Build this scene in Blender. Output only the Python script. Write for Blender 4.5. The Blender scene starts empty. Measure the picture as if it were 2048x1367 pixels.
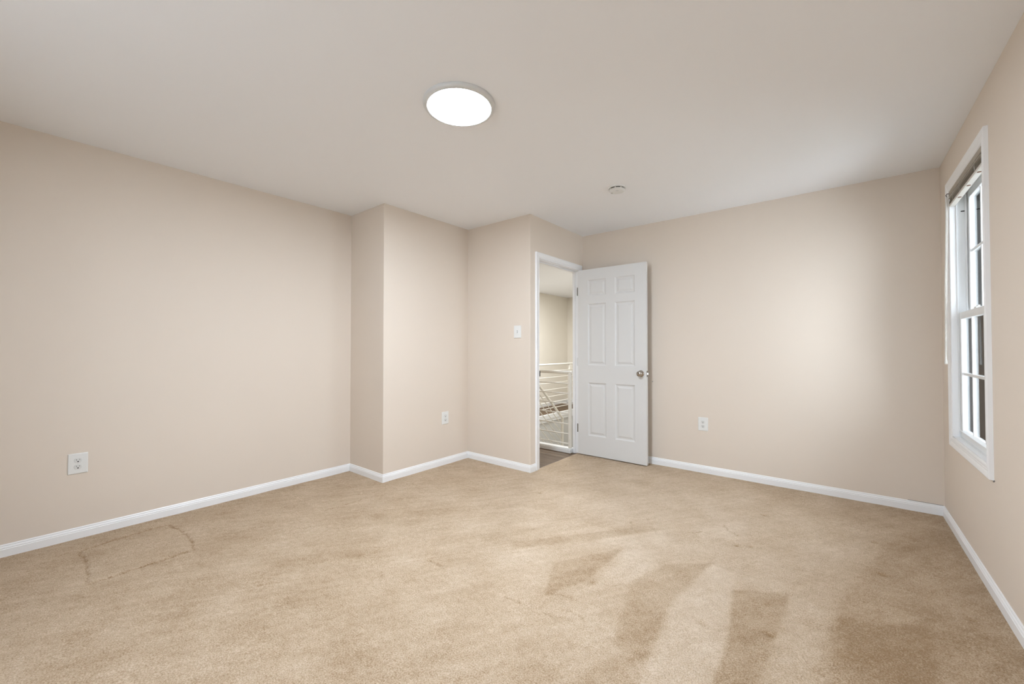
import bpy, bmesh, math, random
import numpy as np
from mathutils import Vector, Matrix

random.seed(7)
PI = math.pi
scene = bpy.context.scene
COL = scene.collection

# ------------------------------------------------------------------ camera, world, exposure
cam_data = bpy.data.cameras.new('camera')
cam_data.sensor_width = 36.0
cam_data.lens = 813.857 / 2048 * 36.0
cam_data.clip_start = 0.02
camera = bpy.data.objects.new('camera', cam_data)
COL.objects.link(camera)
camera.location = (3.65545, 0.21777, 1.16641)
camera.rotation_euler = (PI / 2 + 0.01528, 0.0, 0.68005)
scene.camera = camera

vs = scene.view_settings
vs.view_transform = 'Standard'
vs.look = 'None'
vs.gamma = 1.0
vs.use_curve_mapping = False
vs.exposure = 0.02

LAMP = 205.0          # emission of the ceiling light's diffuser
HALL = 62.0          # watts of the hall lamp
SKY = 7.4            # overcast sky beyond the window

world = bpy.data.worlds.new('overcast_sky')
scene.world = world
world.use_nodes = True
wn = world.node_tree.nodes
wn['Background'].inputs['Color'].default_value = (0.875, 0.95, 1.06, 1)
wn['Background'].inputs['Strength'].default_value = SKY

hall_lamp = bpy.data.lights.new('hall_lamp', 'AREA')
hall_lamp.shape = 'DISK'
hall_lamp.size = 0.4
hall_lamp.energy = HALL
hall_lamp.color = (0.93, 0.97, 1.0)
hl = bpy.data.objects.new('hall_lamp', hall_lamp)
hl.location = (0.2, 5.7, 2.24)
COL.objects.link(hl)

# ------------------------------------------------------------------ room dimensions (metres)
H = 2.44
X1, X2, XR = 0.544, 1.373, 4.2067
YJ1, YJ2, YB = 2.2786, 3.3126, 4.3274
YR = -1.25
T = 0.07                       # hall wall thickness
DY0, DY1, DZ = 3.452, 4.222, 2.035   # door opening
WY0, WY1, WZ0, WZ1 = 3.185, 3.97, 0.607, 2.165   # window opening inside the casing
HX, HY, HZ = -0.97, 7.85, 2.262      # hall far wall, end wall, ceiling

# ------------------------------------------------------------------ materials
def mat(name, col, rough=0.5, metal=0.0, bump=0.0, bscale=200.0, var=0.0, vscale=3.0, emit=0.0, spec=0.5):
    m = bpy.data.materials.new(name)
    m.use_nodes = True
    nt = m.node_tree
    b = nt.nodes['Principled BSDF']
    b.inputs['Roughness'].default_value = rough
    b.inputs['Metallic'].default_value = metal
    b.inputs['Specular IOR Level'].default_value = spec
    b.inputs['Base Color'].default_value = (*col, 1)
    if bump or var:
        tc = nt.nodes.new('ShaderNodeTexCoord')
    if var:
        n = nt.nodes.new('ShaderNodeTexNoise')
        n.inputs['Scale'].default_value = vscale
        n.inputs['Detail'].default_value = 4
        nt.links.new(tc.outputs['Object'], n.inputs['Vector'])
        r = nt.nodes.new('ShaderNodeValToRGB')
        r.color_ramp.elements[0].position = 0.3
        r.color_ramp.elements[1].position = 0.7
        r.color_ramp.elements[0].color = (*[c * (1 - var) for c in col], 1)
        r.color_ramp.elements[1].color = (*[min(1, c * (1 + var)) for c in col], 1)
        nt.links.new(n.outputs['Fac'], r.inputs['Fac'])
        nt.links.new(r.outputs['Color'], b.inputs['Base Color'])
    if bump:
        n2 = nt.nodes.new('ShaderNodeTexNoise')
        n2.inputs['Scale'].default_value = bscale
        n2.inputs['Detail'].default_value = 3
        nt.links.new(tc.outputs['Object'], n2.inputs['Vector'])
        bp = nt.nodes.new('ShaderNodeBump')
        bp.inputs['Strength'].default_value = bump
        bp.inputs['Distance'].default_value = 0.002
        nt.links.new(n2.outputs['Fac'], bp.inputs['Height'])
        nt.links.new(bp.outputs['Normal'], b.inputs['Normal'])
    if emit:
        b.inputs['Emission Color'].default_value = (0.845, 0.955, 1.085, 1)
        b.inputs['Emission Strength'].default_value = emit
    return m

M = {}
M['wall'] = mat('beige_wall_paint', (0.775, 0.682, 0.588), 0.62, bump=0.05, bscale=240, var=0.012, vscale=1.3, spec=0.3)
M['ceil'] = mat('flat_ceiling_paint', (0.92, 0.925, 0.945), 0.9, bump=0.05, bscale=180, spec=0.2)
M['trim'] = mat('white_trim_paint', (0.92, 0.92, 0.925), 0.35, bump=0.03, bscale=90)
M['door'] = mat('white_door_paint', (0.74, 0.735, 0.725), 0.38, bump=0.05, bscale=260)
M['plate'] = mat('white_plastic', (0.82, 0.82, 0.80), 0.3, var=0.01)
M['socket'] = mat('white_socket_plastic', (0.74, 0.74, 0.72), 0.3, var=0.01)
M['dark'] = mat('dark_recess', (0.03, 0.028, 0.025), 0.7, var=0.1)
M['grey_slot'] = mat('grey_slot', (0.22, 0.21, 0.2), 0.6, var=0.05)
M['nickel'] = mat('polished_nickel', (0.45, 0.42, 0.385), 0.14, 1.0, var=0.04, vscale=30)
M['hinge'] = mat('dull_steel_hinge', (0.20, 0.18, 0.15), 0.45, 0.7, var=0.06, vscale=40)
M['rim'] = mat('white_lamp_rim', (0.70, 0.70, 0.69), 0.4, var=0.01)
M['lamp'] = mat('lit_diffuser', (0.9, 0.9, 0.9), 0.5, emit=LAMP, var=0.01)
M['vinyl'] = mat('white_window_vinyl', (0.84, 0.85, 0.85), 0.3, bump=0.02, bscale=60)
M['blind'] = mat('warm_grey_blind_slat', (0.36, 0.32, 0.265), 0.45, var=0.05, vscale=20)
M['blind_light'] = mat('cream_rail_slat_highlight', (0.70, 0.67, 0.61), 0.4, var=0.03, vscale=20)
M['plug'] = mat('brown_plug', (0.20, 0.10, 0.06), 0.5, var=0.1)
M['cord'] = mat('white_cord', (0.7, 0.68, 0.63), 0.7, var=0.05, vscale=80)
M['rail'] = mat('cream_rail_enamel', (0.80, 0.765, 0.69), 0.35, bump=0.02, bscale=80)
M['curb'] = mat('white_curb_paint', (0.83, 0.83, 0.82), 0.4, bump=0.03, bscale=60)
M['well'] = mat('pale_grey_stairwell_paint', (0.60, 0.59, 0.565), 0.7, var=0.02)
M['hallwall'] = mat('hall_beige_paint', (0.80, 0.745, 0.655), 0.65, bump=0.04, var=0.015)
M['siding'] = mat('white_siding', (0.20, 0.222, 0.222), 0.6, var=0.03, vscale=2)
M['fence'] = mat('weathered_white_boards', (0.42, 0.44, 0.45), 0.7, var=0.08, vscale=3)
M['ground'] = mat('pale_concrete', (0.45, 0.45, 0.43), 0.9, var=0.1, vscale=2)
M['greybox'] = mat('grey_box_paint', (0.09, 0.085, 0.08), 0.6, var=0.05)
M['strip'] = mat('dark_wood_strip', (0.13, 0.075, 0.045), 0.5, var=0.2, vscale=15)

# clear window glass: mostly transparent with a faint reflection
g = bpy.data.materials.new('window_glass'); g.use_nodes = True
nt = g.node_tree; nt.nodes.clear()
o = nt.nodes.new('ShaderNodeOutputMaterial'); mx = nt.nodes.new('ShaderNodeMixShader')
tr = nt.nodes.new('ShaderNodeBsdfTransparent'); gl = nt.nodes.new('ShaderNodeBsdfGlossy')
gl.inputs['Roughness'].default_value = 0.02
tr.inputs['Color'].default_value = (0.97, 0.99, 0.985, 1)
lw = nt.nodes.new('ShaderNodeFresnel'); lw.inputs['IOR'].default_value = 1.2
nt.links.new(lw.outputs[0], mx.inputs[0]); nt.links.new(tr.outputs[0], mx.inputs[1]); nt.links.new(gl.outputs[0], mx.inputs[2])
nt.links.new(mx.outputs[0], o.inputs[0]); M['glass'] = g

# clear plastic
g = bpy.data.materials.new('clear_plastic'); g.use_nodes = True
nt = g.node_tree; nt.nodes.clear()
o = nt.nodes.new('ShaderNodeOutputMaterial'); mx = nt.nodes.new('ShaderNodeMixShader')
tr = nt.nodes.new('ShaderNodeBsdfTransparent'); df = nt.nodes.new('ShaderNodeBsdfPrincipled')
df.inputs['Base Color'].default_value = (0.8, 0.78, 0.73, 1); df.inputs['Roughness'].default_value = 0.2
mx.inputs[0].default_value = 0.45
nt.links.new(tr.outputs[0], mx.inputs[1]); nt.links.new(df.outputs[0], mx.inputs[2]); nt.links.new(mx.outputs[0], o.inputs[0])
M['clear'] = g

def wood_mat():
    m = bpy.data.materials.new('dark_plank_floor'); m.use_nodes = True
    nt = m.node_tree; b = nt.nodes['Principled BSDF']; L = nt.links
    tc = nt.nodes.new('ShaderNodeTexCoord')
    br = nt.nodes.new('ShaderNodeTexBrick')
    br.inputs['Scale'].default_value = 1.0
    br.inputs['Brick Width'].default_value = 1.1
    br.inputs['Row Height'].default_value = 0.12
    br.inputs['Mortar Size'].default_value = 0.002
    br.inputs['Color1'].default_value = (0.135, 0.088, 0.052, 1)
    br.inputs['Color2'].default_value = (0.185, 0.128, 0.08, 1)
    br.inputs['Mortar'].default_value = (0.05, 0.035, 0.025, 1)
    L.new(tc.outputs['Object'], br.inputs['Vector'])
    mp = nt.nodes.new('ShaderNodeMapping'); mp.inputs['Scale'].default_value = (3, 40, 1)
    L.new(tc.outputs['Object'], mp.inputs['Vector'])
    n = nt.nodes.new('ShaderNodeTexNoise'); n.inputs['Scale'].default_value = 1.5; n.inputs['Detail'].default_value = 6
    L.new(mp.outputs[0], n.inputs['Vector'])
    mixn = nt.nodes.new('ShaderNodeMix'); mixn.data_type = 'RGBA'; mixn.blend_type = 'MULTIPLY'
    mixn.inputs[0].default_value = 0.6
    rp = nt.nodes.new('ShaderNodeValToRGB')
    rp.color_ramp.elements[0].color = (0.5, 0.5, 0.5, 1); rp.color_ramp.elements[1].color = (1.3, 1.25, 1.2, 1)
    rp.color_ramp.elements[0].position = 0.3; rp.color_ramp.elements[1].position = 0.7
    L.new(n.outputs['Fac'], rp.inputs[0])
    L.new(br.outputs['Color'], mixn.inputs[6]); L.new(rp.outputs[0], mixn.inputs[7])
    L.new(mixn.outputs[2], b.inputs['Base Color'])
    b.inputs['Roughness'].default_value = 0.55
    b.inputs['Specular IOR Level'].default_value = 0.2
    return m
M['wood'] = wood_mat()

def carpet_mat():
    m = bpy.data.materials.new('tan_cut_pile_carpet'); m.use_nodes = True
    nt = m.node_tree; b = nt.nodes['Principled BSDF']; L = nt.links
    b.inputs['Roughness'].default_value = 1.0
    b.inputs['Specular IOR Level'].default_value = 0.05
    b.inputs['Sheen Weight'].default_value = 0.25
    b.inputs['Sheen Roughness'].default_value = 0.5
    b.inputs['Sheen Tint'].default_value = (0.95, 0.86, 0.74, 1)
    tc = nt.nodes.new('ShaderNodeTexCoord')
    def noise(scale, detail, src=None, rough=0.55):
        n = nt.nodes.new('ShaderNodeTexNoise'); n.inputs['Scale'].default_value = scale
        n.inputs['Detail'].default_value = detail; n.inputs['Roughness'].default_value = rough
        L.new(src if src else tc.outputs['Object'], n.inputs['Vector']); return n.outputs['Fac']
    def math_(op, a, c):
        n = nt.nodes.new('ShaderNodeMath'); n.operation = op
        for i, v in enumerate((a, c)):
            if isinstance(v, (int, float)): n.inputs[i].default_value = v
            else: L.new(v, n.inputs[i])
        return n.outputs[0]
    def mr(v, a, c, d, e):
        n = nt.nodes.new('ShaderNodeMapRange')
        L.new(v, n.inputs[0])
        for i, x in enumerate((a, c, d, e)): n.inputs[1 + i].default_value = x
        return n.outputs[0]
    # vacuum strokes lie mostly along one diagonal of the room
    rot = nt.nodes.new('ShaderNodeMapping'); rot.inputs['Rotation'].default_value = (0, 0, math.radians(-57))
    L.new(tc.outputs['Object'], rot.inputs['Vector'])
    st = nt.nodes.new('ShaderNodeMapping'); st.inputs['Scale'].default_value = (1.2, 6.5, 1)
    L.new(rot.outputs[0], st.inputs['Vector'])
    stroke = mr(noise(3.0, 6, st.outputs[0], 0.65), 0.34, 0.66, -0.5, 0.5)
    patch = mr(noise(3.2, 8, None, 0.68), 0.32, 0.68, -0.5, 0.5)
    fine = mr(noise(38, 5, None, 0.7), 0.3, 0.7, -0.5, 0.5)
    tuft = mr(noise(190, 2), 0.3, 0.7, -0.5, 0.5)
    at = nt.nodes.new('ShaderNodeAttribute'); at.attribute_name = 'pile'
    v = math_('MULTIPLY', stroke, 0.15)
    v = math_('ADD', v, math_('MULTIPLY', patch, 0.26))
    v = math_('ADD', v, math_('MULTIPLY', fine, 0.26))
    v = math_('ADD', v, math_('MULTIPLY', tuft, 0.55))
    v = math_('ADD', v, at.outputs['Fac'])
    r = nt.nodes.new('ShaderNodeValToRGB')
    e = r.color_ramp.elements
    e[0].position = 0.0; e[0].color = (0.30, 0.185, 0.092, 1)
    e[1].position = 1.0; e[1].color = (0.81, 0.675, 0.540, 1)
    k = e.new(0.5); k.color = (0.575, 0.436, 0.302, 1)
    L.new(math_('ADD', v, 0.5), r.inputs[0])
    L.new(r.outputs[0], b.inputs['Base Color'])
    h = math_('ADD', math_('MULTIPLY', tuft, 1.0), math_('MULTIPLY', fine, 0.8))
    bp = nt.nodes.new('ShaderNodeBump'); bp.inputs['Strength'].default_value = 0.55; bp.inputs['Distance'].default_value = 0.006
    L.new(h, bp.inputs['Height']); L.new(bp.outputs[0], b.inputs['Normal'])
    return m
M['carpet'] = carpet_mat()

# ------------------------------------------------------------------ helpers
def tag(o, label=None, cat=None, group=None, kind=None):
    if label: o['label'] = label
    if cat: o['category'] = cat
    if group: o['group'] = group
    if kind: o['kind'] = kind
    return o

def empty(name, loc=(0, 0, 0), rz=0.0):
    o = bpy.data.objects.new(name, None)
    o.empty_display_size = 0.05
    o.location = loc; o.rotation_euler = (0, 0, rz)
    COL.objects.link(o)
    return o

def obj(name, bm, m, parent=None, smooth=False, bevel=0.0, seg=2, angle=35):
    bmesh.ops.recalc_face_normals(bm, faces=bm.faces)
    me = bpy.data.meshes.new(name)
    bm.to_mesh(me); bm.free()
    me.materials.append(m)
    o = bpy.data.objects.new(name, me)
    COL.objects.link(o)
    if parent: o.parent = parent
    if bevel:
        b = o.modifiers.new('bevel', 'BEVEL'); b.width = bevel; b.segments = seg
        b.limit_method = 'ANGLE'; b.angle_limit = math.radians(angle)
    if smooth:
        for p in me.polygons: p.use_smooth = True
        try:
            me.set_sharp_from_angle(angle=math.radians(40))
        except Exception: pass
    return o

def box(bm, x0, x1, y0, y1, z0, z1):
    v = [bm.verts.new(p) for p in ((x0, y0, z0), (x1, y0, z0), (x1, y1, z0), (x0, y1, z0), (x0, y0, z1), (x1, y0, z1), (x1, y1, z1), (x0, y1, z1))]
    for f in ((3, 2, 1, 0), (4, 5, 6, 7), (0, 1, 5, 4), (1, 2, 6, 5), (2, 3, 7, 6), (3, 0, 4, 7)):
        bm.faces.new([v[i] for i in f])
    return bm

def boxes(*bs):
    bm = bmesh.new()
    for b in bs: box(bm, *b)
    return bm

def prism(bm, poly, z0, z1):
    a = [bm.verts.new((x, y, z0)) for x, y in poly]; c = [bm.verts.new((x, y, z1)) for x, y in poly]
    n = len(poly)
    bm.faces.new(a[::-1]); bm.faces.new(c)
    for i in range(n): bm.faces.new((a[i], a[(i + 1) % n], c[(i + 1) % n], c[i]))
    return bm

def lathe(bm, prof, n=40, mtx=None):
    """prof: (r, h) pairs; axis = local z; mtx maps to place"""
    rings = []
    for r, h in prof:
        if r < 1e-6: rings.append([bm.verts.new((0, 0, h))])
        else: rings.append([bm.verts.new((r * math.cos(2 * PI * i / n), r * math.sin(2 * PI * i / n), h)) for i in range(n)])
    new = [v for r in rings for v in r]
    for a, c in zip(rings, rings[1:]):
        for i in range(n):
            j = (i + 1) % n
            if len(a) == 1 and len(c) == 1: continue
            if len(a) == 1: bm.faces.new((a[0], c[j], c[i]))
            elif len(c) == 1: bm.faces.new((a[i], a[j], c[0]))
            else: bm.faces.new((a[i], a[j], c[j], c[i]))
    if mtx is not None: bmesh.ops.transform(bm, matrix=mtx, verts=new)
    return bm

def tube(bm, pts, r, n=12, cap=True):
    pts = [Vector(p) for p in pts]
    rings = []
    for i, p in enumerate(pts):
        if i == 0: d = pts[1] - p
        elif i == len(pts) - 1: d = p - pts[i - 1]
        else: d = (pts[i + 1] - p).normalized() + (p - pts[i - 1]).normalized()
        d.normalize()
        u = d.cross(Vector((0, 0, 1)))
        if u.length < 1e-3: u = Vector((1, 0, 0))
        u.normalize(); w = u.cross(d).normalized()
        rings.append([bm.verts.new(p + u * r * math.cos(2 * PI * k / n) + w * r * math.sin(2 * PI * k / n)) for k in range(n)])
    for a, c in zip(rings, rings[1:]):
        for k in range(n): bm.faces.new((a[k], a[(k + 1) % n], c[(k + 1) % n], c[k]))
    if cap: bm.faces.new(rings[0][::-1]); bm.faces.new(rings[-1])
    return bm

def sweep(bm, path, prof, place, closed=False):
    """path: 2-D points; prof: (offset to the right of travel, height) pairs, first and last on the wall; mitred corners"""
    P = [Vector(p) for p in path]; n = len(P); rings = []
    def nrm(a, c):
        t = (c - a).normalized(); return Vector((t.y, -t.x))
    for i in range(n):
        if closed or 0 < i < n - 1:
            n0 = nrm(P[i - 1], P[i]); n1 = nrm(P[i], P[(i + 1) % n])
            m = (n0 + n1); m = m / max(1e-6, m.dot(n0))
        elif i == 0: m = nrm(P[0], P[1])
        else: m = nrm(P[-2], P[-1])
        rings.append([bm.verts.new(place(*(P[i] + m * d), h)) for d, h in prof])
    k = len(prof)
    rg = range(n if closed else n - 1)
    for i in rg:
        a, c = rings[i], rings[(i + 1) % n]
        for j in range(k - 1): bm.faces.new((a[j], c[j], c[j + 1], a[j + 1]))
        bm.faces.new((a[k - 1], c[k - 1], c[0], a[0]))
    if not closed:
        bm.faces.new(rings[0]); bm.faces.new(rings[-1][::-1])
    return bm

def struct(name, bm, m, parent=None, **k):
    o = obj(name, bm, m, parent, **k)
    if parent is None: o['kind'] = 'structure'
    return o

def bevel_vertical(bm, pts, w):
    es = [e for e in bm.edges if all(any(abs(v.co.x - x) < 1e-4 and abs(v.co.y - y) < 1e-4 for x, y in pts) for v in e.verts) and abs(e.verts[0].co.z - e.verts[1].co.z) > 0.5]
    bmesh.ops.bevel(bm, geom=es, offset=w, segments=4, profile=0.5, affect='EDGES')

# ------------------------------------------------------------------ room shell
struct('wall_left', boxes((-0.1, 0, YR - 0.1, YJ1, -0.12, H + 0.1)), M['wall'])
bm = bmesh.new()
prism(bm, [(-0.1, YJ1), (X1, YJ1), (X1, YJ2), (X1, YJ2 + 0.1), (-0.1, YJ2 + 0.1)], -0.12, H + 0.1)
bevel_vertical(bm, [(X1, YJ1)], 0.005)
struct('wall_chase', bm, M['wall'])
bm = bmesh.new()
prism(bm, [(X1, YJ2), (X2, YJ2), (X2, DY0), (X2 - T, DY0), (X2 - T, YJ2 + 0.1), (X1, YJ2 + 0.1)], -0.12, H + 0.1)
bevel_vertical(bm, [(X2, YJ2)], 0.005)
box(bm, X2 - T, X2, DY0, YB, DZ, H + 0.1)
box(bm, X2 - T, X2, DY1, YB, -0.12, DZ)
struct('wall_doorway', bm, M['wall'])
wb = struct('wall_back', boxes((X2 - T, XR + 0.1, YB, YB + 0.1, -0.12, H + 0.1)), M['wall'])
bm = bmesh.new()
lathe(bm, [(0, 0.0012), (0.003, 0.001), (0.0045, 0)], 12, Matrix.Translation((2.165, YB, 0.829)) @ Matrix.Rotation(PI / 2, 4, 'X'))
obj('scuff_mark', bm, M['grey_slot'], wb)
struct('wall_right', boxes((XR, XR + 0.1, YR - 0.1, WY0, -0.12, H + 0.1), (XR, XR + 0.1, WY1, YB, -0.12, H + 0.1),
                           (XR, XR + 0.1, WY0, WY1, -0.12, WZ0), (XR, XR + 0.1, WY0, WY1, WZ1, H + 0.1)), M['wall'])
RX0, RX1, RZ0, RZ1 = 1.75, 2.95, 0.75, 2.15      # added window opening behind the camera, sized for fill light
struct('wall_rear', boxes((0, RX0, YR - 0.1, YR, -0.12, H + 0.1), (RX1, XR, YR - 0.1, YR, -0.12, H + 0.1),
                          (RX0, RX1, YR - 0.1, YR, -0.12, RZ0), (RX0, RX1, YR - 0.1, YR, RZ1, H + 0.1)), M['wall'])
bm = bmesh.new()
prism(bm, [(0, YR), (XR, YR), (XR, YB), (X2, YB), (X2, YJ2), (X1, YJ2), (X1, YJ1), (0, YJ1)], H, H + 0.1)
struct('ceiling', bm, M['ceil'])

# ------------------------------------------------------------------ carpet: a fine grid whose pile is dented by furniture marks
def carpet():
    st = 0.0075
    xs = np.arange(0.0, XR + st, st); ys = np.arange(YR, YB + st, st)
    xs[-1] = XR; ys[-1] = YB
    X, Y = np.meshgrid(xs, ys, indexing='ij')
    Z = np.zeros_like(X); P = np.zeros_like(X)
    rng = np.random.default_rng(5)
    def dist_seg(a, c):
        ax, ay = a; cx, cy = c
        dx, dy = cx - ax, cy - ay; L = dx * dx + dy * dy
        t = np.clip(((X - ax) * dx + (Y - ay) * dy) / L, 0, 1)
        # a little waviness so the dent is not ruler straight
        wob = 0.004 * np.sin(t * 9 + ax * 9) + 0.0015 * np.sin(t * 31 + cy * 5)
        ln = math.sqrt(L); nx, ny = -dy / ln, dx / ln
        return np.hypot(X - ax - t * dx - wob * nx, Y - ay - t * dy - wob * ny), t
    def groove(pts, depth=0.006, w=0.011, dark=0.25, lip=0.0):
        w = w * 0.62; dark = dark * 1.3 if dark > 0 else dark
        for a, c in zip(pts, pts[1:]):
            d, t = dist_seg(a, c)
            g = np.exp(-(d / w) ** 2) * (0.75 + 0.25 * np.sin(t * 23 + a[0] * 7))
            Z[...] -= depth * g
            Z[...] += lip * np.exp(-((d - 2.2 * w) / w) ** 2)
            P[...] -= dark * g
    def inside(poly):
        r = np.zeros(X.shape, bool); n = len(poly)
        for i in range(n):
            (x0, y0), (x1, y1) = poly[i], poly[(i + 1) % n]
            c = ((y0 > Y) != (y1 > Y)) & (X < (x1 - x0) * (Y - y0) / (y1 - y0 + 1e-9) + x0)
            r ^= c
        return r
    def blur(A, k):
        for _ in range(k):
            A = (A + np.roll(A, 1, 0) + np.roll(A, -1, 0) + np.roll(A, 1, 1) + np.roll(A, -1, 1)) / 5
        return A
    def patch(poly, amt, soft=2):
        P[...] += amt * blur(inside(poly).astype(float), soft)
    # pile lying the other way: vacuum strokes
    patch([(2.102, 2.139), (2.371, 2.484), (2.639, 2.868), (2.762, 2.891), (2.458, 2.452), (2.159, 2.068)], -0.16)
    patch([(2.426, 2.092), (2.659, 2.495), (2.651, 2.06), (2.555, 1.822)], -0.19, 1)
    patch([(2.827, 2.202), (2.905, 2.46), (3.098, 2.636), (3.037, 2.163), (3.067, 1.82), (3.074, 1.727), (2.945, 1.721), (2.866, 2.025)], -0.18, 3)
    patch([(2.958, 1.649), (2.911, 1.459), (2.88, 1.2), (3.1, 1.2), (3.087, 1.601), (3.07, 1.789)], -0.13, 4)
    patch([(3.235, 2.424), (3.453, 2.574), (3.45, 2.383), (3.435, 2.101), (3.417, 1.867), (3.40, 1.5), (3.30, 1.5), (3.30, 1.807), (3.291, 2.074)], -0.19, 1)
    patch([(3.63, 2.50), (3.76, 2.56), (3.93, 2.64), (3.92, 2.3), (3.88, 2.0), (3.86, 1.6), (3.58, 1.6), (3.61, 2.071)], -0.17, 6)
    patch([(3.50, 1.2), (3.58, 2.2), (3.66, 2.75), (3.85, 3.55), (4.1, 4.0), (4.25, 4.0), (4.25, 1.2)], -0.17, 14)
    patch([(1.30, 1.10), (2.05, 2.20), (2.20, 2.42), (2.16, 2.46), (1.95, 2.24), (1.22, 1.18)], -0.06, 4)
    patch([(1.15, 1.75), (1.75, 2.55), (1.70, 2.60), (1.08, 1.86)], -0.06, 4)
    # brighter swept pile
    patch([(2.46, 2.45), (2.76, 2.89), (2.88, 2.60), (2.83, 2.2), (2.69, 1.95), (2.70, 2.35), (2.66, 2.52)], 0.10, 6)
    patch([(3.10, 2.62), (3.23, 2.60), (3.235, 2.42), (3.29, 2.07), (3.30, 1.6), (3.10, 1.6), (3.08, 1.83), (3.05, 2.16)], 0.13, 4)
    patch([(3.47, 2.57), (3.63, 2.53), (3.66, 2.07), (3.60, 1.6), (3.44, 1.6), (3.45, 2.1)], 0.05, 6)
    patch([(2.90, 3.00), (3.15, 3.35), (3.20, 3.10), (3.02, 2.85)], 0.10, 10)
    # brightness painted into the pile colour: lighter mid-room, darker along the walls
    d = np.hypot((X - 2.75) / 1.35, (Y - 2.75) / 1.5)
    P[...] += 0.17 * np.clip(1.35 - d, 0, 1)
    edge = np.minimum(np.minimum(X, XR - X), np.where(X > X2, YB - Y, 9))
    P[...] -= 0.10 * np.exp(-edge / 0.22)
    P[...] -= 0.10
    # rectangles pressed by furniture, and stray creases
    groove([(0.238, 0.499), (0.20, 0.69), (0.18, 0.879)], 0.008)
    groove([(0.20, 0.895), (0.38, 0.93), (0.60, 0.93), (0.735, 0.905)], 0.007, 0.010)
    groove([(0.752, 0.485), (0.742, 0.68), (0.731, 0.876)], 0.009, 0.013, 0.28)
    groove([(0.258, 0.485), (0.42, 0.50), (0.58, 0.49), (0.752, 0.478)], 0.008, 0.010)
    groove([(0.17, 1.646), (0.46, 1.655), (0.759, 1.643)], 0.005, 0.012, -0.10)
    groove([(0.202, 2.072), (0.50, 2.04), (0.771, 1.991)], 0.005, 0.012, -0.08)
    groove([(0.17, 1.646), (0.185, 1.86), (0.202, 2.072)], 0.004, 0.011, -0.06)
    groove([(0.759, 1.643), (0.768, 1.82), (0.771, 1.991)], 0.006, 0.010, 0.12)
    groove([(1.354, 0.902), (1.74, 1.50), (2.129, 2.105)], 0.003, 0.009, 0.08)
    groove([(1.885, 1.689), (1.986, 1.691)], 0.006, 0.014, 0.2)
    groove([(1.78, 1.45), (1.84, 1.41)], 0.005, 0.010, 0.15)
    groove([(2.543, 2.869), (2.588, 2.778), (2.664, 2.721)], 0.006, 0.007, 0.2)
    groove([(2.62, 2.98), (2.742, 2.80)], 0.005, 0.007, 0.15)
    groove([(2.543, 2.869), (2.648, 3.028)], 0.003, 0.008, 0.08)
    groove([(3.044, 3.195), (3.085, 3.134), (3.142, 3.09)], 0.007, 0.008, 0.3)
    groove([(2.914, 2.95), (2.935, 2.98), (2.952, 3.008)], 0.007, 0.008, 0.3)
    groove([(2.574, 1.863), (2.64, 1.885), (2.686, 1.88)], 0.005, 0.009, 0.2)
    groove([(2.70, 1.80), (2.76, 1.80), (2.798, 1.771)], 0.005, 0.008, 0.2)
    groove([(2.60, 1.70), (2.70, 1.74), (2.78, 1.73)], 0.004, 0.008, 0.12)
    groove([(2.42, 1.70), (2.50, 1.71)], 0.004, 0.009, 0.15)
    for x, y in [(3.227, 3.56), (3.796, 3.509), (3.81, 3.061), (4.075, 2.833), (3.419, 2.18), (3.185, 2.084), (3.165, 2.943), (3.227, 2.977), (2.677, 2.064), (1.75, 2.93)]:
        d = np.hypot((X - x) / 1.6, Y - y)
        Z[...] -= 0.008 * np.exp(-(d / 0.014) ** 2); P[...] -= 0.3 * np.exp(-(d / 0.013) ** 2)
    # gentle unevenness of the pile
    for _ in range(60):
        k = rng.uniform(6, 40); a = rng.uniform(0, PI)
        Z[...] += 0.012 / k / 6 * np.sin(k * (X * math.cos(a) + Y * math.sin(a)) + rng.uniform(0, 6))
    keep = ~(((X < X1 - 0.02) & (Y > YJ1 + 0.02)) | ((X < X2 - 0.02) & (Y > YJ2 + 0.02)))
    nx, ny = X.shape
    idx = np.arange(nx * ny).reshape(nx, ny)
    q = np.stack([idx[:-1, :-1], idx[1:, :-1], idx[1:, 1:], idx[:-1, 1:]], -1)
    kk = keep[:-1, :-1] & keep[1:, :-1] & keep[1:, 1:] & keep[:-1, 1:]
    q = q[kk]
    used = np.zeros(nx * ny, bool); used[q.ravel()] = True
    remap = np.cumsum(used) - 1
    co = np.stack([X, Y, Z], -1).reshape(-1, 3)[used]
    q = remap[q]
    n0 = len(co)
    # backing slab under the pile
    poly = [(0, YR), (XR, YR), (XR, YB), (X2 - 0.01, YB), (X2 - 0.01, YJ2), (X1, YJ2), (X1, YJ1), (0, YJ1)]
    nb = len(poly)
    co = np.concatenate([co, [(x, y, -0.02) for x, y in poly], [(x, y, -0.12) for x, y in poly]])
    faces = [tuple(int(i) for i in f) for f in q]
    faces.append(tuple(range(n0, n0 + nb))); faces.append(tuple(range(n0 + 2 * nb - 1, n0 + nb - 1, -1)))
    for i in range(nb):
        j = (i + 1) % nb; faces.append((n0 + nb + i, n0 + nb + j, n0 + j, n0 + i))
    me = bpy.data.meshes.new('floor'); me.from_pydata(co.tolist(), [], faces); me.update()
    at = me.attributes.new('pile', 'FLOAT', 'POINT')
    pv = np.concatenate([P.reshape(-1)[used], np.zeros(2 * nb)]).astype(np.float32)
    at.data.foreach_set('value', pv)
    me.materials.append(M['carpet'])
    me.polygons.foreach_set('use_smooth', np.ones(len(me.polygons), bool))
    o = bpy.data.objects.new('floor', me); COL.objects.link(o); o['kind'] = 'structure'
carpet()

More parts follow.
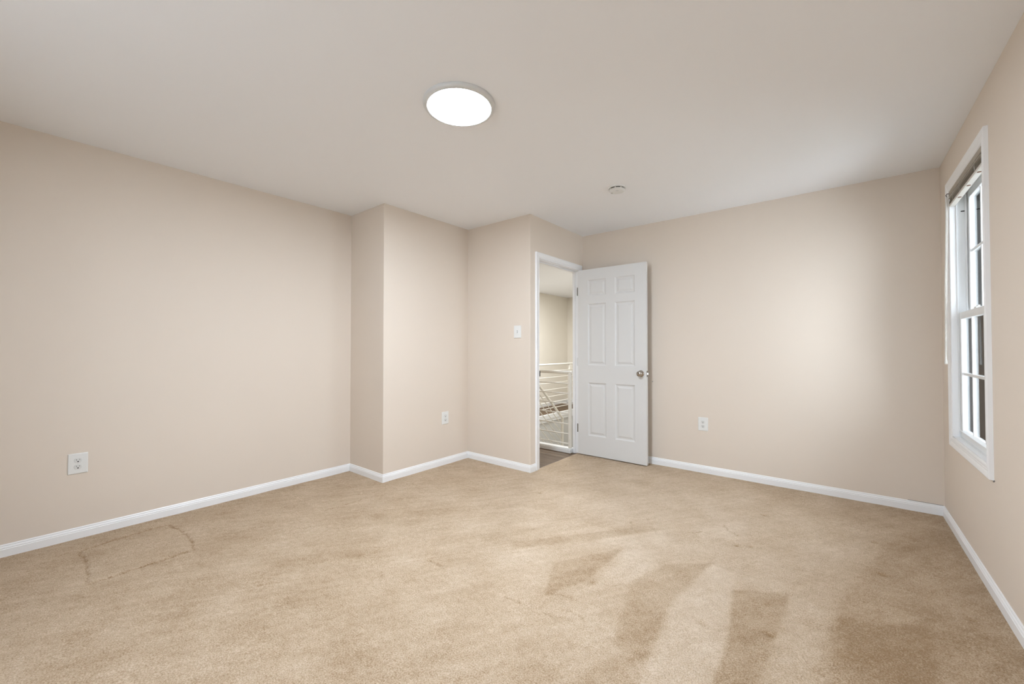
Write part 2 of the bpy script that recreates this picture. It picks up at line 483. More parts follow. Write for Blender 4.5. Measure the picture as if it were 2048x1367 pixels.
# ------------------------------------------------------------------ baseboards
HB = 0.069
BP = [(0, -0.01), (0.012, -0.01), (0.012, 0.043), (0.0095, 0.046), (0.0105, 0.050), (0.0085, 0.055), (0.0055, 0.059), (0.006, 0.064), (0.003, HB), (0, HB)]
run = [(0, YR), (0, YJ1), (X1, YJ1), (X1, YJ2), (X2, YJ2), (X2, DY0 - 0.06)]
run2 = [(X2 + 0.02, YB), (XR, YB), (XR, YR)]
def baseboards(path, names):
    for i, nm in enumerate(names):
        bm = bmesh.new()
        # sweep the whole run, keep one length of it, so the mitres meet
        tmp = bmesh.new(); sweep(tmp, path, BP, lambda a, c, h: (a, c, h))
        tmp.verts.ensure_lookup_table(); k = len(BP)
        r = [[bm.verts.new(tmp.verts[j * k + q].co) for q in range(k)] for j in (i, i + 1)]
        for q in range(k): bm.faces.new((r[0][q], r[1][q], r[1][(q + 1) % k], r[0][(q + 1) % k]))
        bm.faces.new(r[0][::-1]); bm.faces.new(r[1]); tmp.free()
        yield struct(nm, bm, M['trim'])
list(baseboards(run, ['baseboard_left', 'baseboard_chase_front', 'baseboard_chase_side', 'baseboard_niche', 'baseboard_doorway']))
bbk, bbr = list(baseboards(run2, ['baseboard_back', 'baseboard_right']))
obj('gap_shade_strip', boxes((4.02, 4.20, YB - 0.0012, YB - 0.0002, HB - 0.001, HB + 0.0022)), M['dark'], bbk)  # dark strip painted in for the shaded crack above the baseboard

# ------------------------------------------------------------------ door casing and jamb
CASE = [(0, 0), (0, 0.009), (0.004, 0.0115), (0.012, 0.0125), (0.018, 0.011), (0.026, 0.0125), (0.040, 0.0165), (0.052, 0.018), (0.056, 0.016), (0.057, 0)]
fr = struct('trim_1', sweep(bmesh.new(), [(DY1 + 0.006, 0.0), (DY1 + 0.006, DZ + 0.005), (DY0 - 0.0, DZ + 0.005), (DY0 - 0.0, 0.0)][::-1],
            [(-d, h) for d, h in CASE], lambda a, c, h: (X2 + h, a, c)), M['trim'])
# jamb lining with stop
obj('jamb', boxes((X2 - T - 0.002, X2 + 0.002, DY0 - 0.001, DY0 + 0.006, -0.006, DZ), (X2 - T - 0.002, X2 + 0.002, DY1 - 0.002, DY1 + 0.006, -0.006, DZ),
                  (X2 - T - 0.002, X2 + 0.002, DY0, DY1, DZ - 0.006, DZ + 0.002)), M['trim'], fr, bevel=0.001)
obj('door_stop_moulding', boxes((X2 - 0.068, X2 - 0.038, DY0 + 0.006, DY0 + 0.016, -0.006, DZ - 0.006), (X2 - 0.068, X2 - 0.038, DY1 - 0.012, DY1 - 0.002, -0.006, DZ - 0.006),
                                (X2 - 0.068, X2 - 0.038, DY0 + 0.016, DY1 - 0.012, DZ - 0.018, DZ - 0.006)), M['trim'], fr, bevel=0.0015)
obj('strike_plate', boxes((X2 - 0.03, X2 + 0.014, DY0 + 0.0055, DY0 + 0.0085, 0.893, 0.946)), M['dark'], fr, bevel=0.001)

# ------------------------------------------------------------------ the open six-panel door
DW, DH, DT = 0.768, 2.016, 0.035
HXp, HYp = 1.390, 4.182
def panel_face(bm, y, sgn):
    us = [0, .123, .336, .437, .650, DW]; zs = [0, .212, .784, .972, 1.638, 1.724, 1.898, DH]
    pu, pz = {1, 3}, {1, 3, 5}
    for i in range(5):
        for j in range(7):
            u0, u1, z0, z1 = us[i], us[i + 1], zs[j], zs[j + 1]
            if i in pu and j in pz:
                rings = []
                for ins, dep in ((0, 0), (0.003, 0.004), (0.012, 0.0105), (0.021, 0.0105), (0.025, 0.0095), (0.040, 0.003)):
                    rings.append([bm.verts.new((a, y + sgn * dep, c)) for a, c in ((u0 + ins, z0 + ins), (u1 - ins, z0 + ins), (u1 - ins, z1 - ins), (u0 + ins, z1 - ins))])
                for a, c in zip(rings, rings[1:]):
                    for k in range(4): bm.faces.new((a[k], a[(k + 1) % 4], c[(k + 1) % 4], c[k]))
                bm.faces.new(rings[-1])
            else:
                bm.faces.new([bm.verts.new(p) for p in ((u0, y, z0), (u1, y, z0), (u1, y, z1), (u0, y, z1))])
bm = bmesh.new()
panel_face(bm, 0, 1); panel_face(bm, DT, -1)
e = 0.0
for a, c in (((0, 0), (DW, 0)), ((DW, 0), (DW, DH)), ((DW, DH), (0, DH)), ((0, DH), (0, 0))):
    bm.faces.new([bm.verts.new(p) for p in ((a[0], 0, a[1]), (c[0], 0, c[1]), (c[0], DT, c[1]), (a[0], DT, a[1]))])
bmesh.ops.remove_doubles(bm, verts=bm.verts, dist=1e-5)
door = empty('door_1', (HXp, HYp, 0.010)); tag(door, kind='structure')
obj('door_leaf', bm, M['door'], door, bevel=0.0015, seg=2, angle=80)
# knob: lathe about -y
bm = bmesh.new()
KP = [(0, 0.0), (0.033, 0.0), (0.033, 0.004), (0.029, 0.008), (0.016, 0.011), (0.012, 0.016), (0.0115, 0.026), (0.016, 0.031), (0.024, 0.035), (0.0275, 0.043), (0.0275, 0.050), (0.024, 0.057), (0.016, 0.061), (0.006, 0.0625), (0, 0.0627)]
lathe(bm, KP, 36, Matrix.Translation((0.712, 0.0, 0.903)) @ Matrix.Rotation(PI / 2, 4, 'X'))
lathe(bm, KP, 36, Matrix.Translation((0.712, DT, 0.903)) @ Matrix.Rotation(-PI / 2, 4, 'X'))
obj('door_knob', bm, M['nickel'], door, smooth=True)
lp = obj('latch_plate', boxes((DW - 0.001, DW + 0.0015, 0.004, DT - 0.004, 0.874, 0.932)), M['hinge'], door)
bm = bmesh.new(); prism(bm, [(DW, 0.010), (DW + 0.010, 0.022), (DW, 0.026)], 0.894, 0.912)
obj('latch_bolt', bm, M['nickel'], lp)
for z, mm in ((0.234, 'hinge'), (0.962, 'door'), (1.738, 'hinge')):
    bm = bmesh.new()
    lathe(bm, [(0, 0), (0.0055, 0), (0.0055, 0.09), (0, 0.09)], 12, Matrix.Translation((-0.007, 0.001, z)))
    box(bm, -0.004, 0.0005, 0.002, DT, z, z + 0.09)
    h = obj('hinge', bm, M[mm], door)
    if mm == 'door': h['label'] = 'hinge painted over in white'

# ------------------------------------------------------------------ outlets and switch (local: x right, z up, -y out of the wall)
def outlet(loc, rz, label):
    t = empty('wall_outlet', loc, rz); tag(t, label, 'outlet', 'duplex outlets on the beige walls')
    pl = bmesh.new()
    r = [(0.0430, 0.0620, 0.0), (0.0430, 0.0620, -0.003), (0.0405, 0.0595, -0.0055), (0.0385, 0.0575, -0.006)]
    rings = [[pl.verts.new((sx * w, y, sz * h)) for sx, sz in ((-1, -1), (1, -1), (1, 1), (-1, 1))] for w, h, y in r]
    for a, c in zip(rings, rings[1:]):
        for k in range(4): pl.faces.new((a[k], a[(k + 1) % 4], c[(k + 1) % 4], c[k]))
    pl.faces.new(rings[0][::-1]); pl.faces.new(rings[-1])
    obj('cover_plate', pl, M['plate'], t)
    for s in (-1, 1):
        zc = s * 0.0195
        bm = bmesh.new()
        pts = []
        for i in range(32):
            a = 2 * PI * i / 32
            pts.append((0.0172 * math.cos(a), max(-0.0138, min(0.0138, 0.0172 * math.sin(a)))))
        v0 = [bm.verts.new((x, -0.0055, z + zc)) for x, z in pts]; v1 = [bm.verts.new((x, -0.0085, z + zc)) for x, z in pts]
        bm.faces.new(v1); bm.faces.new(v0[::-1])
        for i in range(32): bm.faces.new((v0[i], v0[(i + 1) % 32], v1[(i + 1) % 32], v1[i]))
        rc = obj('receptacle', bm, M['socket'], t, bevel=0.0006, seg=1)
        obj('slot', boxes((-0.0078, -0.0052, -0.0088, -0.006, zc + 0.000, zc + 0.0085)), M['grey_slot'], rc)
        obj('slot', boxes((0.0052, 0.0076, -0.0088, -0.006, zc + 0.001, zc + 0.0078)), M['grey_slot'], rc)
        bm = bmesh.new()
        lathe(bm, [(0, 0), (0.0036, 0), (0.0036, 0.0030), (0, 0.0030)], 14, Matrix.Translation((0, -0.006, zc - 0.0068)) @ Matrix.Rotation(PI / 2, 4, 'X'))
        obj('ground_hole', bm, M['dark'], rc)
    bm = bmesh.new(); lathe(bm, [(0, 0), (0.0032, 0), (0.0030, 0.0010), (0, 0.0014)], 14, Matrix.Translation((0, -0.006, 0)) @ Matrix.Rotation(PI / 2, 4, 'X'))
    obj('screw', bm, M['socket'], t, smooth=True)
outlet((0, 0.4935, 0.459), PI / 2, 'white outlet low on the long left wall, largest of the outlets')
outlet((X1, 2.992, 0.465), PI / 2, 'white outlet on the boxed-out wall between the two inside corners')
outlet((2.6405, YB, 0.455), 0.0, 'white outlet on the back wall right of the open door')

t = empty('light_switch', (1.2225, YJ2, 1.325)); tag(t, 'white toggle light switch on the wall left of the doorway', 'light switch')
pl = bmesh.new()
r = [(0.0430, 0.0600, 0.0), (0.0430, 0.0600, -0.003), (0.0405, 0.0575, -0.0055), (0.0385, 0.0555, -0.006)]
rings = [[pl.verts.new((sx * w, y, sz * h)) for sx, sz in ((-1, -1), (1, -1), (1, 1), (-1, 1))] for w, h, y in r]
for a, c in zip(rings, rings[1:]):
    for k in range(4): pl.faces.new((a[k], a[(k + 1) % 4], c[(k + 1) % 4], c[k]))
pl.faces.new(rings[0][::-1]); pl.faces.new(rings[-1])
obj('cover_plate', pl, M['plate'], t)
obj('toggle_slot', boxes((-0.005, 0.005, -0.0064, -0.0055, -0.012, 0.012)), M['grey_slot'], t)
bm = bmesh.new()
v = [bm.verts.new(p) for p in ((-.0042, -.006, -.006), (.0042, -.006, -.006), (.0042, -.006, .006), (-.0042, -.006, .006), (-.0036, -.018, -.013), (.0036, -.018, -.013), (.0036, -.0165, -.006), (-.0036, -.0165, -.006))]
for f in ((3, 2, 1, 0), (4, 5, 6, 7), (0, 1, 5, 4), (1, 2, 6, 5), (2, 3, 7, 6), (3, 0, 4, 7)): bm.faces.new([v[i] for i in f])
obj('toggle', bm, M['plate'], t, bevel=0.0008, seg=1)
for s in (-1, 1):
    bm = bmesh.new(); lathe(bm, [(0, 0), (0.0032, 0), (0.0030, 0.0010), (0, 0.0014)], 14, Matrix.Translation((0, -0.006, s * 0.030)) @ Matrix.Rotation(PI / 2, 4, 'X'))
    obj('screw', bm, M['socket'], t, smooth=True)

# ------------------------------------------------------------------ ceiling light and smoke detector
t = empty('ceiling_light', (2.115, 1.685, H)); tag(t, 'lit round flush ceiling light with a pale grey rim', 'ceiling light')
bm = bmesh.new()
lathe(bm, [(0.0, 0), (0.186, 0), (0.187, -0.003), (0.186, -0.012), (0.181, -0.018), (0.173, -0.0215), (0.166, -0.022), (0.1635, -0.0205), (0.163, -0.016), (0, -0.016)], 96)
obj('rim', bm, M['rim'], t, smooth=True)
bm = bmesh.new()
lathe(bm, [(0.1625, -0.0165), (0.1625, -0.0195), (0.10, -0.0215), (0.0, -0.022)], 96)
obj('diffuser', bm, M['lamp'], t, smooth=True)

t = empty('smoke_detector', (2.283, 3.240, H)); tag(t, 'small round white smoke detector on the ceiling', 'smoke detector')
bm = bmesh.new(); lathe(bm, [(0, 0), (0.068, 0), (0.069, -0.004), (0.067, -0.009), (0.060, -0.0095), (0, -0.0095)], 64)
obj('base', bm, M['plate'], t, smooth=True)
bm = bmesh.new(); lathe(bm, [(0.0, -0.009), (0.0555, -0.009), (0.0555, -0.0175), (0, -0.0175)], 64)
obj('sensor_vent', bm, M['dark'], t, smooth=True)
bm = bmesh.new(); lathe(bm, [(0.0, -0.017), (0.060, -0.017), (0.060, -0.022), (0.055, -0.030), (0.044, -0.034), (0.0, -0.0355)], 64)
for i in range(8):
    a = 2 * PI * i / 8 + 0.2
    c, s = math.cos(a), math.sin(a)
    vv = []
    for dx, dy, dz in ((.0550, -.004, -.009), (.0585, -.004, -.009), (.0585, .004, -.009), (.0550, .004, -.009), (.0550, -.004, -.0180), (.0585, -.004, -.0180), (.0585, .004, -.0180), (.0550, .004, -.0180)):
        vv.append(bm.verts.new((dx * c - dy * s, dx * s + dy * c, dz)))
    for f in ((3, 2, 1, 0), (4, 5, 6, 7), (0, 1, 5, 4), (1, 2, 6, 5), (2, 3, 7, 6), (3, 0, 4, 7)): bm.faces.new([vv[k] for k in f])
cap = obj('cap', bm, M['plate'], t, smooth=True)
bm = bmesh.new(); lathe(bm, [(0, -0.0345), (0.011, -0.0345), (0.010, -0.037), (0, -0.0375)], 24, Matrix.Translation((0.012, -0.022, 0.0005)))
obj('test_button', bm, M['socket'], cap, smooth=True)
obj('indicator_window', boxes((-0.048, -0.036, -0.004, 0.002, -0.0352, -0.031)), M['grey_slot'], cap)

# ------------------------------------------------------------------ window
win = empty('window_1', (XR, (WY0 + WY1) / 2, WZ0)); tag(win, kind='structure')
def wpart(name, bm, m, parent=win, **k):
    bmesh.ops.translate(bm, verts=bm.verts, vec=-Vector((XR, (WY0 + WY1) / 2, WZ0)))
    return obj(name, bm, m, parent, **k)
WC = [(0, 0), (0, 0.010), (0.004, 0.0125), (0.012, 0.0135), (0.017, 0.0115), (0.024, 0.013), (0.030, 0.0115), (0.036, 0.0145), (0.044, 0.0165), (0.054, 0.018), (0.059, 0.016), (0.060, 0)]
cs = wpart('window_casing', sweep(bmesh.new(), [(WY0, WZ0), (WY0, WZ1), (WY1, WZ1), (WY1, WZ0)], [(-d, h) for d, h in WC], lambda a, c, h: (XR - h, a, c), closed=True), M['trim'])
for y, z in ((3.148, 0.5445), (3.132, 0.549)):
    bm = bmesh.new(); bmesh.ops.create_uvsphere(bm, u_segments=10, v_segments=6, radius=0.0035)
    bmesh.ops.translate(bm, verts=bm.verts, vec=(XR - 0.001, y - 0.024 if y > 3.14 else y - 0.016, z - 0.002))
    wpart('nail_hole', bm, M['grey_slot'], cs)
XE = XR + 0.02
wpart('jamb_extension', boxes((XR - 0.008, XE, WY0, WY0 + 0.006, WZ0, WZ1), (XR - 0.008, XE, WY1 - 0.006, WY1, WZ0, WZ1), (XR - 0.008, XE, WY0, WY1, WZ1 - 0.006, WZ1), (XR - 0.008, XE, WY0, WY1, WZ0, WZ0 + 0.006)), M['trim'])
# vinyl frame: stepped side tracks, head and raised sill
fy0, fy1 = WY0 + 0.002, WY1 - 0.002
wpart('window_frame', boxes((XE - 0.002, XE + 0.006, fy0, fy0 + 0.010, WZ0, WZ1), (XE - 0.002, XE + 0.006, fy1 - 0.010, fy1, WZ0, WZ1),
        (XE + 0.004, XR + 0.106, fy0, fy0 + 0.006, WZ0, WZ1), (XE + 0.004, XR + 0.106, fy1 - 0.006, fy1, WZ0, WZ1),
        (XR + 0.056, XR + 0.066, fy0, fy0 + 0.014, WZ0, WZ1), (XR + 0.056, XR + 0.066, fy1 - 0.014, fy1, WZ0, WZ1),
        (XR + 0.098, XR + 0.106, fy0, fy0 + 0.014, WZ0, WZ1), (XR + 0.098, XR + 0.106, fy1 - 0.014, fy1, WZ0, WZ1),
        (XE - 0.002, XR + 0.106, fy0, fy1, WZ1 - 0.03, WZ1 - 0.004), (XE - 0.002, XR + 0.106, fy0, fy1, WZ0 - 0.01, WZ0 + 0.008)), M['vinyl'], bevel=0.0012, seg=1)
def sash(name, x0, x1, z0, z1, muntin_z, rail_b, rail_t):
    y0, y1 = fy0 + 0.008, fy1 - 0.008
    s = 0.042
    o = wpart(name, boxes((x0, x1, y0, y0 + s, z0, z1), (x0, x1, y1 - s, y1, z0, z1), (x0, x1, y0 + s, y1 - s, z0, z0 + rail_b), (x0, x1, y0 + s, y1 - s, z1 - rail_t, z1)), M['vinyl'], bevel=0.002, seg=2)
    xc = (x0 + x1) / 2
    wpart('glass_pane', boxes((xc - 0.002, xc + 0.002, y0 + s - 0.004, y1 - s + 0.004, z0 + rail_b - 0.004, z1 - rail_t + 0.004)), M['glass'], o)
    for ym in (3.707, 3.447): wpart('muntin', boxes((xc - 0.005, xc + 0.005, ym - 0.008, ym + 0.008, z0 + rail_b, z1 - rail_t)), M['vinyl'], o)
    wpart('muntin', boxes((xc - 0.006, xc + 0.006, y0 + s, y1 - s, muntin_z - 0.008, muntin_z + 0.008)), M['vinyl'], o)
    return o
up = sash('upper_sash', XR + 0.068, XR + 0.096, 1.365, WZ1 - 0.03, 1.765, 0.04, 0.042)
lo = sash('lower_sash', XR + 0.026, XR + 0.054, WZ0 + 0.008, 1.388, 1.008, 0.040, 0.042)
# sloping bead along the foot of the lower pane
bm = bmesh.new()
pb = [(XR + 0.020, 0.655), (XR + 0.020, 0.646), (XR + 0.039, 0.646), (XR + 0.039, 0.664)]
va = [bm.verts.new((x, fy0 + 0.010, z)) for x, z in pb]; vb = [bm.verts.new((x, fy1 - 0.010, z)) for x, z in pb]
bm.faces.new(va); bm.faces.new(vb[::-1])
for k in range(4): bm.faces.new((va[k], va[(k + 1) % 4], vb[(k + 1) % 4], vb[k]))
wpart('sill_bead', bm, M['vinyl'], lo)
wpart('sash_lock', boxes((XR + 0.026, XR + 0.054, 3.55, 3.60, 1.387, 1.397), (XR + 0.034, XR + 0.044, 3.558, 3.592, 1.396, 1.405)), M['vinyl'], lo, bevel=0.002)
wpart('track_clip', boxes((XR + 0.040, XR + 0.060, fy1 - 0.010, fy1 - 0.005, 2.020, 2.026)), M['dark'])

# unseen window added behind the camera as a source of fill light
w2 = empty('fill_window', ((RX0 + RX1) / 2, YR, RZ0)); tag(w2, kind='structure')
def w2part(name, bm, m, parent=w2, **k):
    bmesh.ops.translate(bm, verts=bm.verts, vec=-Vector(w2.location))
    return obj(name, bm, m, parent, **k)
w2part('window_casing', sweep(bmesh.new(), [(RX0, RZ0), (RX0, RZ1), (RX1, RZ1), (RX1, RZ0)], [(-d, h) for d, h in WC], lambda a, c, h: (a, YR + h, c), closed=True), M['trim'])
xm = (RX0 + RX1) / 2
fr2 = w2part('window_frame', boxes((RX0, RX0 + 0.05, YR - 0.09, YR - 0.04, RZ0, RZ1), (RX1 - 0.05, RX1, YR - 0.09, YR - 0.04, RZ0, RZ1), (xm - 0.04, xm + 0.04, YR - 0.09, YR - 0.04, RZ0, RZ1),
        (RX0 + 0.05, RX1 - 0.05, YR - 0.09, YR - 0.04, RZ0, RZ0 + 0.05), (RX0 + 0.05, RX1 - 0.05, YR - 0.09, YR - 0.04, RZ1 - 0.05, RZ1)), M['vinyl'], bevel=0.002)
w2part('glass_pane', boxes((RX0 + 0.045, xm - 0.035, YR - 0.068, YR - 0.064, RZ0 + 0.045, RZ1 - 0.045)), M['glass'], fr2)
w2part('glass_pane', boxes((xm + 0.035, RX1 - 0.045, YR - 0.068, YR - 0.064, RZ0 + 0.045, RZ1 - 0.045)), M['glass'], fr2)

# ------------------------------------------------------------------ raised blind
bl = empty('window_blind', (XR - 0.002, (WY0 + WY1) / 2, WZ1 - 0.008)); tag(bl, 'raised warm grey slatted blind bunched at the top of the window', 'blind')
def bpart(name, bm, m, parent=bl, **k):
    bmesh.ops.translate(bm, verts=bm.verts, vec=-Vector(bl.location))
    return obj(name, bm, m, parent, **k)
by0, by1 = WY0 + 0.010, WY1 - 0.010
BX0, BX1 = XR - 0.011, XR + 0.0155
bpart('headrail', boxes((BX0, BX1, by0, by1, WZ1 - 0.038, WZ1 - 0.008)), M['blind'], bevel=0.0015)
zt = WZ1 - 0.050
NS = 15
for i in range(NS):
    z = zt - i * 0.0026
    bm = bmesh.new()
    n = 5
    a = []; c = []
    off = -0.004 if i < 3 else (0.004 if 3 <= i < 9 else random.uniform(-0.001, 0.002))
    for k in range(n):
        u = k / (n - 1); x = BX0 + 0.001 + u * (BX1 - BX0 - 0.002) + off; zz = z + 0.0016 * math.sin(PI * u)
        a.append((bm.verts.new((x, by0 + 0.004, zz)), bm.verts.new((x, by0 + 0.004, zz - 0.0007))))
        c.append((bm.verts.new((x, by1 - 0.004, zz)), bm.verts.new((x, by1 - 0.004, zz - 0.0007))))
    for k in range(n - 1):
        bm.faces.new((a[k][0], a[k + 1][0], c[k + 1][0], c[k][0])); bm.faces.new((a[k][1], c[k][1], c[k + 1][1], a[k + 1][1]))
        bm.faces.new((a[k][0], a[k][1], a[k + 1][1], a[k + 1][0])); bm.faces.new((c[k][0], c[k + 1][0], c[k + 1][1], c[k][1]))
    for q in (0, n - 1): bm.faces.new((a[q][0], c[q][0], c[q][1], a[q][1]))
    bpart('slat', bm, M['blind_light'] if i < 3 else M['blind'])  # top slats coloured lighter, a painted highlight line across the stack
zb = zt - NS * 0.0026 - 0.002
br = bpart('bottom_rail', boxes((BX0, BX1, by0 + 0.003, by1 - 0.003, zb - 0.014, zb)), M['blind_light'], bevel=0.002)
for y in (3.743, 3.521, 3.30):
    bm = bmesh.new(); lathe(bm, [(0, 0), (0.0085, 0), (0.0085, 0.003), (0, 0.003)], 16, Matrix.Translation((XR + 0.002, y, zb - 0.0162)))
    bpart('cord_plug', bm, M['plug'], br)
for y in (by1 - 0.12, by1 - 0.30, by0 + 0.12):
    bpart('ladder_cord', tube(bmesh.new(), [(BX0 - 0.001, y, WZ1 - 0.034), (BX0 - 0.002, y, (zt + zb) / 2), (BX0 - 0.001, y, zb)], 0.0011, 6), M['cord'])
wd = bpart('tilt_wand', tube(bmesh.new(), [(XR - 0.019, by1 - 0.005, 2.125), (XR - 0.030, by1 - 0.008, 1.60), (XR - 0.036, by1 - 0.012, 1.072)], 0.0055, 6), M['clear'])
bpart('wand_hook', tube(bmesh.new(), [(BX0, by1 - 0.02, 2.140), (XR - 0.020, by1 - 0.015, 2.143), (XR - 0.024, by1 - 0.006, 2.137), (XR - 0.019, by1 - 0.005, 2.120)], 0.0022, 8), M['dark'], wd)
bm = bmesh.new(); lathe(bm, [(0, 0), (0.0075, 0), (0.0085, 0.008), (0.006, 0.03), (0, 0.03)], 12, Matrix.Translation((XR - 0.036, by1 - 0.012, 1.066)))
bpart('wand_tip', bm, M['clear'], wd, smooth=True)

# ------------------------------------------------------------------ hallway beyond the door
bm = bmesh.new()
prism(bm, [(HX, YJ2 + 0.1), (X2 - T, YJ2 + 0.1), (X2 - T, DY0), (X2 - 0.018, DY0), (X2 - 0.018, DY1), (X2 - T, DY1), (X2 - T, 4.25), (0.42, 4.25), (0.42, 4.62), (-0.364, 4.62), (-0.364, HY), (HX, HY)], -0.12, -0.004)
struct('floor_hall', bm, M['wood'])
struct('trim_2', boxes((X2 - 0.018, X2 - 0.009, DY0 + 0.006, DY1 - 0.002, -0.02, 0.001)), M['strip'])
struct('ceiling_hall', boxes((HX - 0.1, X2 - T, YJ2 + 0.1, HY + 0.1, HZ, HZ + 0.1)), M['ceil'])
struct('wall_hall_far', boxes((HX - 0.1, HX, YJ2 + 0.1, HY + 0.1, -0.12, HZ)), M['hallwall'])
struct('wall_hall_near', boxes((HX, -0.1, YJ2, YJ2 + 0.1, -0.12, HZ)), M['hallwall'])
struct('wall_hall_end', boxes((HX, X2 - T, HY, HY + 0.1, -2.7, HZ)), M['hallwall'])
struct('wall_hall_right', boxes((X2 - T, X2 + 0.03, YB + 0.1, HY + 0.1, -2.7, HZ)), M['hallwall'])
struct('wall_stairwell', boxes((-0.46, -0.364, 4.62, HY, -2.7, -0.12), (-0.364, X2 - T, 4.16, 4.25, -2.7, -0.12), (X2 - T, X2 + 0.03, 4.16, YB + 0.1, -2.7, -0.12)), M['well'])
struct('floor_lower', boxes((-0.46, X2, 4.16, HY + 0.1, -2.8, -2.7)), M['wood'])
HBP = [(0, 0), (0.012, 0), (0.012, 0.062), (0.008, 0.070), (0.004, 0.078), (0, 0.078)]
struct('baseboard_hall', sweep(bmesh.new(), [(HX, YJ2 + 0.1), (HX, HY), (-0.364, HY)], HBP, lambda a, c, h: (a, c, h - 0.004)), M['curb'])
struct('trim_3', boxes((0.42, X2 - T, 4.165, 4.245, -0.004, 0.046), (0.42, X2 - T, 4.155, 4.165, -0.004, 0.036)), M['curb'], bevel=0.003)
struct('trim_4', boxes((-0.380, -0.346, 4.62, HY, -0.075, 0.004), (-0.364, -0.352, 4.62, HY, -0.125, -0.075)), M['curb'], bevel=0.003)

# guard railing right behind the doorway
def bars(t, pts_of, n, r, name='bar'):
    for i in range(n): obj(name, tube(bmesh.new(), pts_of(i), r, 10), M['rail'], t, smooth=True)
yr = 4.195
t = empty('guard_railing', (1.27, yr, 0.046)); tag(t, 'cream metal guard railing nearest the doorway, standing on the white curb', 'railing', 'cream railings around the stairwell')
def L(b, t=t):
    bmesh.ops.translate(b, verts=b.verts, vec=-Vector(t.location)); return b
obj('handrail', L(tube(bmesh.new(), [(0.44, yr, 0.893), (X2 - T - 0.001, yr, 0.893)], 0.0165, 16)), M['rail'], t, smooth=True)
obj('post', L(boxes((1.262, 1.294, yr - 0.016, yr + 0.016, 0.046, 0.885))), M['rail'], t, bevel=0.004)
obj('post', L(boxes((0.440, 0.472, yr - 0.016, yr + 0.016, 0.046, 0.885))), M['rail'], t, bevel=0.004)
for z in (0.768, 0.655, 0.543, 0.432, 0.312, 0.201, 0.092):
    obj('bar', L(tube(bmesh.new(), [(0.455, yr, z), (1.278, yr, z)], 0.0065, 10)), M['rail'], t, smooth=True)

# guard railing on the far side of the stairwell
xf = -0.364
t2 = empty('guard_railing', (xf, 6.5, 0.004)); tag(t2, 'cream metal guard railing on the far edge of the stairwell', 'railing', 'cream railings around the stairwell')
def L2(b):
    bmesh.ops.translate(b, verts=b.verts, vec=-Vector(t2.location)); return b
obj('handrail', L2(tube(bmesh.new(), [(xf, 4.66, 0.877), (xf, HY - 0.01, 0.877)], 0.0165, 16)), M['rail'], t2, smooth=True)
for y in (4.68, HY - 0.03): obj('post', L2(boxes((xf - 0.016, xf + 0.016, y - 0.016, y + 0.016, 0.004, 0.870))), M['rail'], t2, bevel=0.004)
obj('bracket', L2(boxes((xf - 0.012, xf + 0.012, 6.91, 7.00, 0.76, 0.870))), M['rail'], t2, bevel=0.004)
for z in (0.765, 0.648, 0.549, 0.432, 0.310, 0.206, 0.103):
    obj('bar', L2(tube(bmesh.new(), [(xf, 4.68, z), (xf, HY - 0.02, z)], 0.0065, 10)), M['rail'], t2, smooth=True)

# stair flight going down beside it, with its sloping handrail
S = 0.88
def zline(y, z0): return z0 - S * (y - 4.86)
xs_ = 0.42
t3 = empty('stair_railing', (xs_, 4.86, -0.18)); tag(t3, 'sloping cream stair handrail with parallel bars going down behind the guard railing', 'railing', 'cream railings around the stairwell')
def L3(b):
    bmesh.ops.translate(b, verts=b.verts, vec=-Vector(t3.location)); return b
obj('handrail', L3(tube(bmesh.new(), [(xs_, 4.56, zline(4.56, 0.61)), (xs_, 5.42, zline(5.42, 0.61))], 0.0165, 16)), M['rail'], t3, smooth=True)
for q in range(1, 7):
    z0 = 0.61 - 0.115 * q
    obj('bar', L3(tube(bmesh.new(), [(xs_, 4.57, zline(4.57, z0)), (xs_, 5.41, zline(5.41, z0))], 0.0065, 10)), M['rail'], t3, smooth=True)
obj('post', L3(boxes((xs_ - 0.014, xs_ + 0.014, 5.394, 5.422, -0.62, zline(5.41, 0.60)))), M['rail'], t3, bevel=0.003)
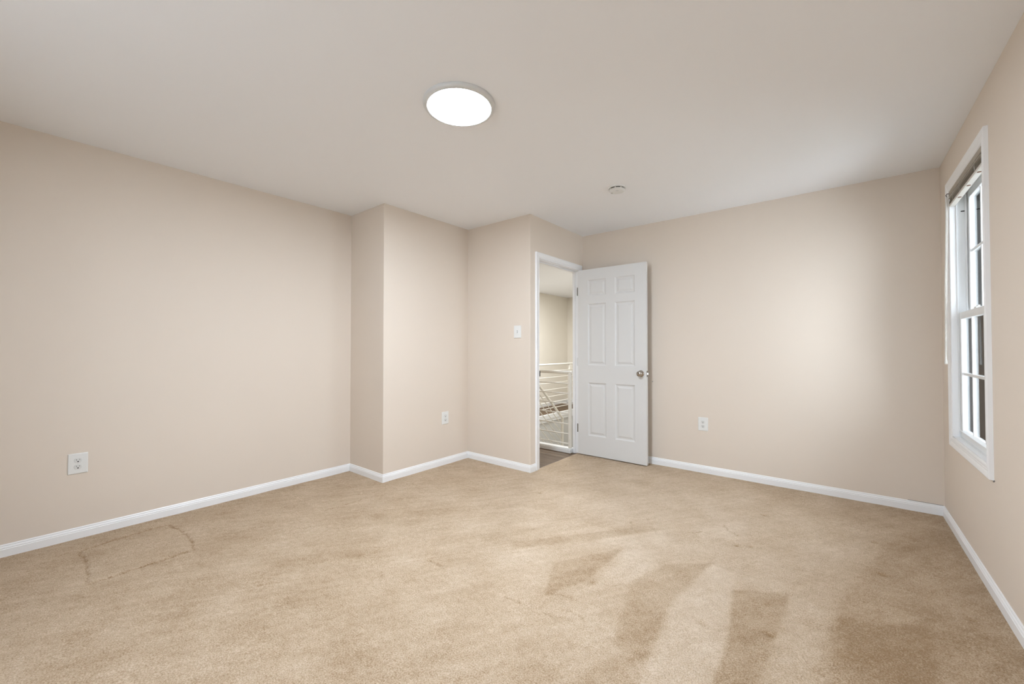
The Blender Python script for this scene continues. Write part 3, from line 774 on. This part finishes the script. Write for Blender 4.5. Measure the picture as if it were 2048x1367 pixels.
obj('post', L3(boxes((xs_ - 0.014, xs_ + 0.014, 4.556, 4.584, -0.02, zline(4.57, 0.60)))), M['rail'], t3, bevel=0.003)

st = empty('staircase', (0.02, 4.62, -0.2)); tag(st, 'staircase going down inside the stairwell beyond the railings', 'stairs')
for k in range(12):
    y0 = 4.62 + 0.215 * k; z = -0.004 - 0.19 * (k + 1)
    bm = boxes((-0.35, 0.405, y0, y0 + 0.235, z - 0.035, z))
    bmesh.ops.translate(bm, verts=bm.verts, vec=-Vector(st.location)); obj('tread', bm, M['wood'], st, bevel=0.006)
    bm = boxes((-0.35, 0.405, y0, y0 + 0.015, z + 0.0, z + 0.155))
    bmesh.ops.translate(bm, verts=bm.verts, vec=-Vector(st.location)); obj('riser', bm, M['curb'], st)
bm = bmesh.new()
vv = []
for x in (0.405, 0.435):
    vv.append([bm.verts.new((x, y, z)) for y, z in ((4.62, -0.10), (7.2, -2.36), (7.2, -2.66), (4.62, -0.42))])
bm.faces.new(vv[0]); bm.faces.new(vv[1][::-1])
for k in range(4): bm.faces.new((vv[0][k], vv[0][(k + 1) % 4], vv[1][(k + 1) % 4], vv[1][k]))
bmesh.ops.translate(bm, verts=bm.verts, vec=-Vector(st.location)); obj('stringer', bm, M['curb'], st)

# ------------------------------------------------------------------ outside the window
struct('ground', boxes((XR + 0.3, 30, 2.0, 40, -3.1, -3.0)), M['ground'])
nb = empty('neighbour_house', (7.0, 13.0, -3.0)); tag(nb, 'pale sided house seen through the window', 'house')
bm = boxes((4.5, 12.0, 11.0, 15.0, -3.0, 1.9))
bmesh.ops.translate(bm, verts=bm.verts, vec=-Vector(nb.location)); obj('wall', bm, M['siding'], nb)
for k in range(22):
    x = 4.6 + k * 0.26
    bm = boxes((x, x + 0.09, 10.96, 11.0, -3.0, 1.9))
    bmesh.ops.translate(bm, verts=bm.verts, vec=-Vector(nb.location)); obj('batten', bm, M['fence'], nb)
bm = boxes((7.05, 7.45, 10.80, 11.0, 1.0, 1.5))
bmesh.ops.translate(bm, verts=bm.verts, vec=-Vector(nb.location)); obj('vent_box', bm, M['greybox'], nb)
